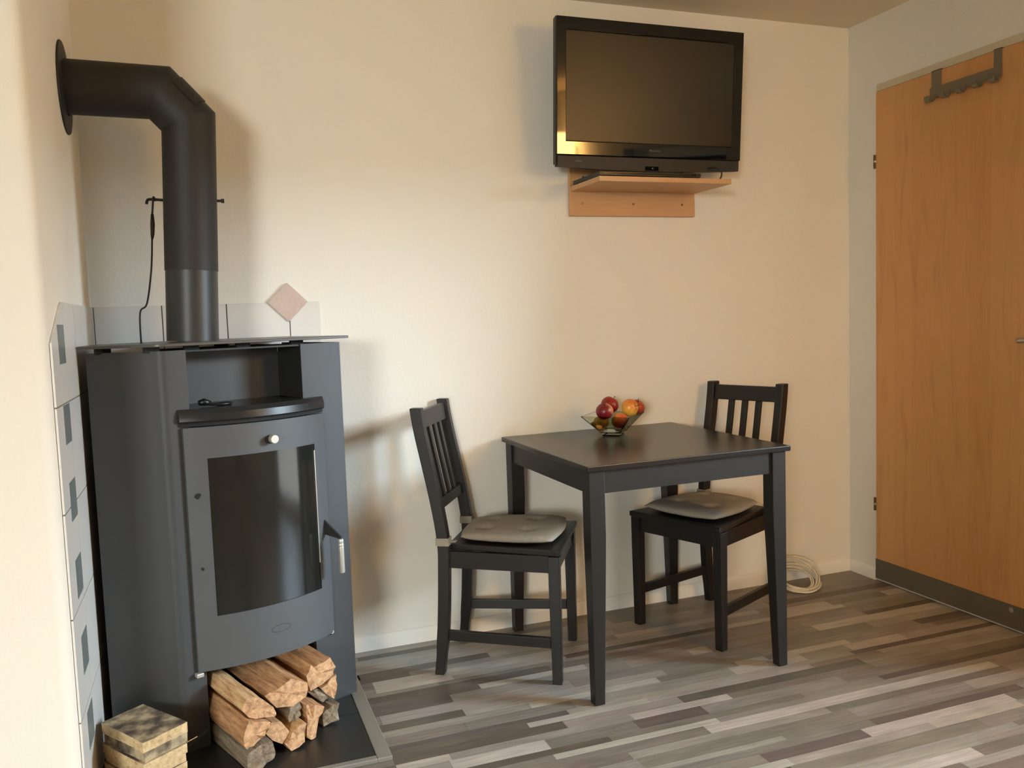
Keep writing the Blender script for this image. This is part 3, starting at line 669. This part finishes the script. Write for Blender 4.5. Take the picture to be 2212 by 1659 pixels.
# ------------------------------------------------------------------ chairs
WF, WR, FA, RB, RS, RT, HT = .187, .157, .1905, .2157, .187, .262, .906
def make_chair(name, label):
    t = thing(name, label, 'chair', group='slatted dining chairs')
    # seat board
    fr, bk = FA+.026, -RS+.018
    bm = B(); prism(bm, [(fr, -WF-.020), (fr, WF+.020), (bk, WR-.016), (bk, -WR+.016)], .424, .444); obj('seat', bm, 'blackbrown', t, bevel=.004)
    for s in (-1, 1):
        bm = B(); loft(bm, [[(FA+a*k, s*WF+b*k, z) for a, b in ((-1,-1),(1,-1),(1,1),(-1,1))] for z, k in ((0, .0155), (.30, .018), (.4235, .0185))]); obj('leg', bm, 'blackbrown', t, bevel=.002)
        # rear leg and back post in one sweep
        ctl = [(-RB, 0), (-RB+.018, .16), (-RS, .36), (-RS, .46), (-RS-.020, .60), (-RT+.012, .82), (-RT, HT)]
        pts = smoothpath([(x, 0, z) for x, z in ctl], 4); rings = []
        for p in pts:
            k = .0165 if p.z < .1 else .0195
            rings.append([(p.x+a*k, s*WR+b*.0165, p.z) for a, b in ((-1,-1),(1,-1),(1,1),(-1,1))])
        bm = B(); loft(bm, rings); obj('leg', bm, 'blackbrown', t, bevel=.003)
        y = s*(WR+.012)
        bm = B(); a, b = (FA-.018, s*(WF-.002)), (-RS+.019, s*(WR-.002)); w_ = .009
        prism(bm, [(a[0], a[1]-w_), (b[0], b[1]-w_), (b[0], b[1]+w_), (a[0], a[1]+w_)], .368, .4235); obj('apron', bm, 'blackbrown', t)
        bm = B(); a, b = (FA-.018, s*WF), (-RB+.035, s*WR); prism(bm, [(a[0], a[1]-w_), (b[0], b[1]-w_), (b[0], b[1]+w_), (a[0], a[1]+w_)], .118, .152); obj('stretcher', bm, 'blackbrown', t, bevel=.002)
    bm = B(); box(bm, (FA-.009, -WF+.018, .368), (FA+.011, WF-.018, .4235)); obj('apron', bm, 'blackbrown', t)
    bm = B(); box(bm, (-RS-.009, -WR+.0165, .368), (-RS+.011, WR-.0165, .4235)); obj('apron', bm, 'blackbrown', t)
    def bx(z): # backrest centre line
        for (x0, z0), (x1, z1) in zip(ctl[3:], ctl[4:]):
            if z <= z1: return x0+(x1-x0)*(z-z0)/(z1-z0)
        return -RT
    def rail(nm, z0, z1):
        bm = B(); loft(bm, [[(bx(z)-.009, -WR+.0165, z), (bx(z)+.009, -WR+.0165, z), (bx(z)+.009, WR-.0165, z), (bx(z)-.009, WR-.0165, z)] for z in (z0, z1)]); obj(nm, bm, 'blackbrown', t, bevel=.002)
    rail('top_rail', .835, .893); rail('lower_rail', .560, .594)
    for y in (-.062, 0, .062):
        bm = B(); loft(bm, [[(bx(z)-.006, y-.0125, z), (bx(z)+.006, y-.0125, z), (bx(z)+.006, y+.0125, z), (bx(z)-.006, y+.0125, z)] for z in (.5945, .68, .76, .8345)]); obj('slat', bm, 'blackbrown', t, bevel=.0015)
    return t
ch1 = make_chair('dining_chair', 'black slatted dining chair left of the table, its back towards the stove')
ch1.location = (-1.742, -.290, 0); ch1.rotation_euler = (0, 0, -.5502)
ch2 = copy_tree(ch1); ch2['label'] = 'black slatted dining chair on the right side, seat pushed under the table'
ch2.location = (-.9351, -.2978, 0); ch2.rotation_euler = (0, 0, 3.5036)

# seat cushions
def make_cushion(label):
    t = thing('seat_cushion', label, 'cushion', group='taupe chair cushions')
    n = 28; fx, bx_ = FA+.010, -RS+.034; half_f, half_b = .182, .145
    tuf = [(.085, .075), (.085, -.075), (-.065, .062), (-.065, -.062)]
    bm = B(); grid = {}
    def sq(u, v):  # rounded square mapping
        a = max(abs(u), abs(v)); r = math.hypot(u, v)
        k = 1 if r == 0 else a/r; k = k*.38+.62; return u*(k if a else 1)**.9, v*(k if a else 1)**.9
    for side in (0, 1):
        for i in range(n+1):
            for j in range(n+1):
                u, v = -1+2*i/n, -1+2*j/n
                edge = (i in (0, n) or j in (0, n))
                if side and edge: grid[side, i, j] = grid[0, i, j]; continue
                uu, vv = sq(u, v); x = bx_+(fx-bx_)*(uu+1)/2; y = vv*(half_b+(half_f-half_b)*(uu+1)/2)
                e = max(0, (1-u**4)*(1-v**4))**.35
                d = sum(math.exp(-((x-a)**2+(y-b)**2)/(.022**2)) for a, b in tuf)
                z = .020+e*.020-(.016*d*e) if not side else .020-e*.0155
                z += .0015*noise.noise((x*30, y*30, side))*e
                grid[side, i, j] = bm.verts.new((x, y, z))
        for i in range(n):
            for j in range(n):
                q = [grid[side, a, b] for a, b in ((i, j), (i+1, j), (i+1, j+1), (i, j+1))]
                bm.faces.new(q if not side else q[::-1])
    pad = obj('pad', bm, 'cushion', t, smooth=True)
    for a, b in tuf:
        bm = B(); lathe(bm, [(.0001, 0), (.006, 0), (.007, .002), (.004, .0035), (.0001, .004)], 12, (a, b, .0225)); obj('tuft', bm, 'cushion', pad, smooth=True)
    for s in (-1, 1):   # tie band round the rear post
        bm = B(); cx = -RS; w1, w2 = .0225, .0198
        o1 = [(cx-w1, s*WR-w2), (cx+w1, s*WR-w2), (cx+w1, s*WR+w2), (cx-w1, s*WR+w2)]; i1 = [(cx-w1+.0023, s*WR-w2+.0023), (cx+w1-.0023, s*WR-w2+.0023), (cx+w1-.0023, s*WR+w2-.0023), (cx-w1+.0023, s*WR+w2-.0023)]
        V = [[bm.verts.new((x, y, z)) for x, y in r] for r, z in ((o1, .0), (o1, .026), (i1, .026), (i1, .0))]
        for a, b in ((0, 1), (1, 2), (2, 3), (3, 0)):
            for k in range(4): bm.faces.new((V[a][k], V[a][(k+1) % 4], V[b][(k+1) % 4], V[b][k]))
        box(bm, (cx+w1-.002, s*WR-.010-s*.006, .010), (cx+w1+.02, s*WR+.010-s*.006, .0125))
        obj('tie', bm, 'cushion_tie', t)
    return t
cu1 = make_cushion('taupe tufted seat cushion on the left chair')
for c_, ch in ((cu1, ch1),): c_.location = (ch.location.x, ch.location.y, .4445); c_.rotation_euler = ch.rotation_euler
cu2 = copy_tree(cu1); cu2['label'] = 'taupe tufted seat cushion on the right chair under the table'
cu2.location = (ch2.location.x, ch2.location.y, .4445); cu2.rotation_euler = ch2.rotation_euler

# ------------------------------------------------------------------ glass bowl with apples
bw = thing('glass_bowl', 'square flared glass bowl holding apples on the table', 'bowl', (-1.277, -.198, .7451), math.radians(-45.5))
def sqr(hh, z): return [(-hh, -hh, z), (hh, -hh, z), (hh, hh, z), (-hh, hh, z)]
ri, bi, zr = .0925, .036, .0765
bm = B()
V = [[bm.verts.new(p) for p in r] for r in (sqr(bi, .010), sqr(ri, zr), sqr(ri-.004, zr), sqr(bi-.002, .014))]
for a, b in ((0, 1), (2, 3)):
    for k in range(4): bm.faces.new((V[a][k], V[a][(k+1) % 4], V[b][(k+1) % 4], V[b][k]))
bm.faces.new(V[3]); bm.faces.new(V[0][::-1]); bl = obj('bowl_wall', bm, 'bowl_glass', bw)
bm = B(); V2 = [[bm.verts.new(p) for p in r] for r in (sqr(ri, zr+.0002), sqr(ri-.004, zr+.0002))]
for k in range(4): bm.faces.new((V2[0][k], V2[0][(k+1) % 4], V2[1][(k+1) % 4], V2[1][k]))
obj('rim', bm, 'bowl_edge', bw)
bm = B()
for sx in (-1, 1):
    for sy in (-1, 1): tube(bm, [(sx*bi, sy*bi, .010), (sx*ri, sy*ri, zr)], .0014, 6)
for z, hh in ((.010, bi), (.0012, bi-.004)):
    Q = sqr(hh, z)
    for k in range(4): tube(bm, [Q[k], Q[(k+1) % 4]], .0012, 6)
obj('edges', bm, 'bowl_edge', bw)
bm = B(); box(bm, (-bi+.004, -bi+.004, .0002), (bi-.004, bi-.004, .0098)); obj('foot', bm, 'bowl_glass', bw)
APP = [((-1.3294, -.235, .8396), .0322, (120, 22, 26), (225, 150, 90), .021, .040, (.7, -.25, .25), 'dark red apple with a pale patch, front left of the fruit bowl', (.35, -.25, .3)),
       ((-1.2790, -.178, .8554), .0333, (140, 30, 26), (170, 50, 36), .02, .05, (0, 0, 1), 'deep red apple at the top of the fruit bowl', (.2, .5, .2)),
       ((-1.2138, -.215, .8430), .0333, (222, 120, 50), (240, 190, 75), -.012, .022, (.4, -.3, -.6), 'yellow-orange apple at the upper right of the fruit bowl', (1.2, .6, .4)),
       ((-1.1600, -.163, .8345), .0330, (150, 44, 30), (190, 80, 46), .0, .04, (0, 0, 1), 'red-brown apple half hidden at the back right of the bowl', (.3, -.3, 1)),
       ((-1.2740, -.247, .8005), .0315, (210, 92, 46), (226, 170, 70), .003, .030, (.3, -.3, -.7), 'orange-red apple low in the middle of the bowl', (2.4, .2, .7)),
       ((-1.3260, -.198, .7945), .0300, (205, 110, 50), (225, 170, 64), -.014, .010, (.3, -.5, -.3), 'small yellow apple low at the left of the bowl', (2.7, -.3, .2))]
for i, (p, r, red, yel, lo, hi, dv, lab, rot) in enumerate(APP):
    apple_mat('apple_skin_%d' % i, red, yel, lo, hi, dv)
    t = thing('apple', lab, 'apple', p, group='apples in the glass bowl')
    bm = B(); prof = []
    for k in range(25):
        a = PI*k/24; rr_ = r*math.sin(a)*(1.0+.04*math.cos(a)); z = r*(-math.cos(a))*.93
        z += .30*r*math.exp(-(math.sin(a)/.28)**2)*(-1 if a > PI/2 else .7)
        prof.append((max(rr_, .0002), z))
    lathe(bm, prof, 28); bod = obj('flesh', bm, 'apple_skin_%d' % i, t, smooth=True); bod.rotation_euler = (rot[0] if i > 1 else rot[0], rot[1], rot[2])
    bm = B(); tube(bm, [(0, 0, r*.62), (.001, 0, r*.85), (.004, .001, r*1.12)], .0012, 6, [.001, .0011, .0016]); s_ = obj('stalk', bm, 'stem', bod, smooth=True)

# ------------------------------------------------------------------ television on the wall, shelf and receiver below
sh = thing('wall_shelf', 'light wood wall shelf with back board under the television', 'shelf', (-1.068, -.0005, 1.667))
bm = B(); box(bm, (-.279, -.016, -.093), (.275, 0, .108)); bb = obj('back_board', bm, 'shelf_wood', sh, bevel=.004)
bm = B(); box(bm, (-.2745, -.268, 0), (.2785, -.0165, .0185)); obj('shelf_board', bm, 'shelf_wood', sh, bevel=.0015)
for x in (-.225, -.005, .215):
    bm = B(); cyl(bm, (x, -.0155, -.045), (x, -.0175, -.045), .0045, 14); obj('screw', bm, 'hinge', bb)
for x in (-.22,):
    bm = B(); cyl(bm, (x, -.0155, .055), (x, -.0175, .055), .0045, 14); obj('screw', bm, 'hinge', bb)
rc = thing('receiver', 'flat black receiver box on the shelf under the television', 'receiver', (-1.135, -.150, 1.6858))
bm = B(); box(bm, (-.205, -.117, .002), (.212, .112, .017)); rb_ = obj('case', bm, 'plastic_black', rc, bevel=.0015)
for sx in (-.18, .18):
    for sy in (-.09, .09):
        bm = B(); cyl(bm, (sx, sy, 0), (sx, sy, .0025), .008, 12); obj('foot', bm, 'plastic_black', rc)
bm = B(); box(bm, (-.19, -.1185, .006), (.19, -.1171, .013)); obj('front_panel', bm, 'tv_gloss', rc)

TILT = math.radians(4.5)
tv = thing('television', 'black flat-screen television mounted high on the wall', 'television', (-1.0627, -.1515, 1.7405)); tv.rotation_euler = (TILT, 0, 0)
tw, th = .393, .5165
# local: x across, y back (+), z up from lower edge; front face at y = 0
def frame(bm, xo, zo0, zo1, xi, zi0, zi1, y0, y1):
    O = [(-xo, zo0), (xo, zo0), (xo, zo1), (-xo, zo1)]; I = [(-xi, zi0), (xi, zi0), (xi, zi1), (-xi, zi1)]
    V = [[bm.verts.new((x, y, z)) for x, z in r] for r, y in ((O, y0), (I, y0), (I, y1), (O, y1))]
    for a, b in ((0, 1), (1, 2), (2, 3), (3, 0)):
        for k in range(4): bm.faces.new((V[a][k], V[a][(k+1) % 4], V[b][(k+1) % 4], V[b][k]))
bm = B(); loft(bm, [[(-tw+e, y, .002+e*.5), (tw-e, y, .002+e*.5), (tw-e, y, th-e), (-tw+e, y, th-e)] for y, e in ((.0105, 0), (.040, .004), (.050, .03), (.075, .10), (.092, .12))]); sharp(obj('rear_case', bm, 'tv_body', tv), 25)
bm = B(); frame(bm, tw, .036, th, .3535, .0885, th-.045, 0, .010); obj('bezel', bm, 'tv_gloss', tv, bevel=.0035, seg=3)
bm = B(); box(bm, (-.353, .004, .089), (.353, .0098, th-.0455)); obj('screen', bm, 'tv_screen', tv)
bm = B(); nseg = 20
loft(bm, [[(x, .0015, .034), (x, .003, -.004-.010*(1-(x/tw)**2)), (x, .030, -.004-.010*(1-(x/tw)**2)), (x, .030, .034)] for x in [-tw+.006+(2*tw-.012)*i/nseg for i in range(nseg+1)]]); sp_ = obj('speaker_bar', bm, 'tv_speaker', tv)
bm = B(); box(bm, (-.028, -.0005, -.011), (.028, .002, .004)); rcv = obj('sensor_window', bm, 'tv_gloss', sp_)
bm = B(); cyl(bm, (.002, -.0005, -.003), (.002, -.0012, -.003), .003, 10); obj('sensor_lens', bm, 'print_grey', rcv)
def lettering(txt, size, loc, parent, mt):
    cu = bpy.data.curves.new('lettering', 'FONT'); cu.body = txt; cu.size = size; cu.align_x = 'CENTER'; cu.align_y = 'CENTER'; cu.extrude = .0002
    t = bpy.data.objects.new('tmp', cu); COL.objects.link(t); bpy.context.view_layer.update()
    me = bpy.data.meshes.new_from_object(t.evaluated_get(bpy.context.evaluated_depsgraph_get())); bpy.data.objects.remove(t)
    me.materials.clear(); o = link('lettering', me, mt, parent); o.location = loc; o.rotation_euler = (PI/2, 0, 0); return o
lettering('Panasonic', .0125, (.012, -.0004, .062), tv, 'print_grey')
lettering('VIERA', .010, (-.305, .0014, .016), sp_, 'print_grey')
bm = B(); box(bm, (-.11, .093, .18), (.11, .116, .40)); box(bm, (-.04, .116, .22), (.04, .128, .34)); obj('wall_bracket', bm, 'iron', tv)
# cables behind
cb = thing('television_cable', 'black cable looping from the television down to the shelf', 'cable', (-.83, -.10, 1.6858))
bm = B(); tube(bm, [Vector(p) for p in smoothpath([(-.02, .0, .080), (.0, -.03, .062), (.035, -.07, .058), (.052, -.085, .040), (.046, -.08, .012), (.020, -.05, .0035), (-.06, .02, .0035)], 6)], .0033, 8); obj('lead', bm, 'plastic_black', cb, smooth=True)
bm = B(); tube(bm, [Vector(p) for p in smoothpath([(-.10, -.03, .075), (-.101, -.045, .045), (-.105, -.055, .010), (-.07, -.03, .004)], 6)], .003, 8); obj('lead', bm, 'plastic_black', cb, smooth=True)

# ------------------------------------------------------------------ coiled white cable by the corner
cc = thing('cable_coil', 'coiled white cable lying against the baseboard right of the table', 'cable', (-.375, -.105, 0))
for i in range(9):
    R0 = rnd.uniform(.066, .094); tx = math.radians(rnd.uniform(4, 44)); ph = rnd.uniform(0, 6); off = Vector((rnd.uniform(-.012, .012), rnd.uniform(-.010, .006), 0))
    pts = []
    for k in range(33):
        a = 2*PI*k/32+ph; x, y = R0*math.cos(a)*(1.05), R0*math.sin(a)*.92
        p = Vector((x, y*math.cos(tx), (y+R0*.92)*math.sin(tx)+.0045+.003*(i % 3)+.003*math.sin(3*a+i)))+off; p.z = max(p.z, .0035); p.y = min(p.y, .084)
        pts.append(p)
    bm = B(); tube(bm, pts, .0034, 8); obj('loop', bm, 'cable_white', cc, smooth=True)
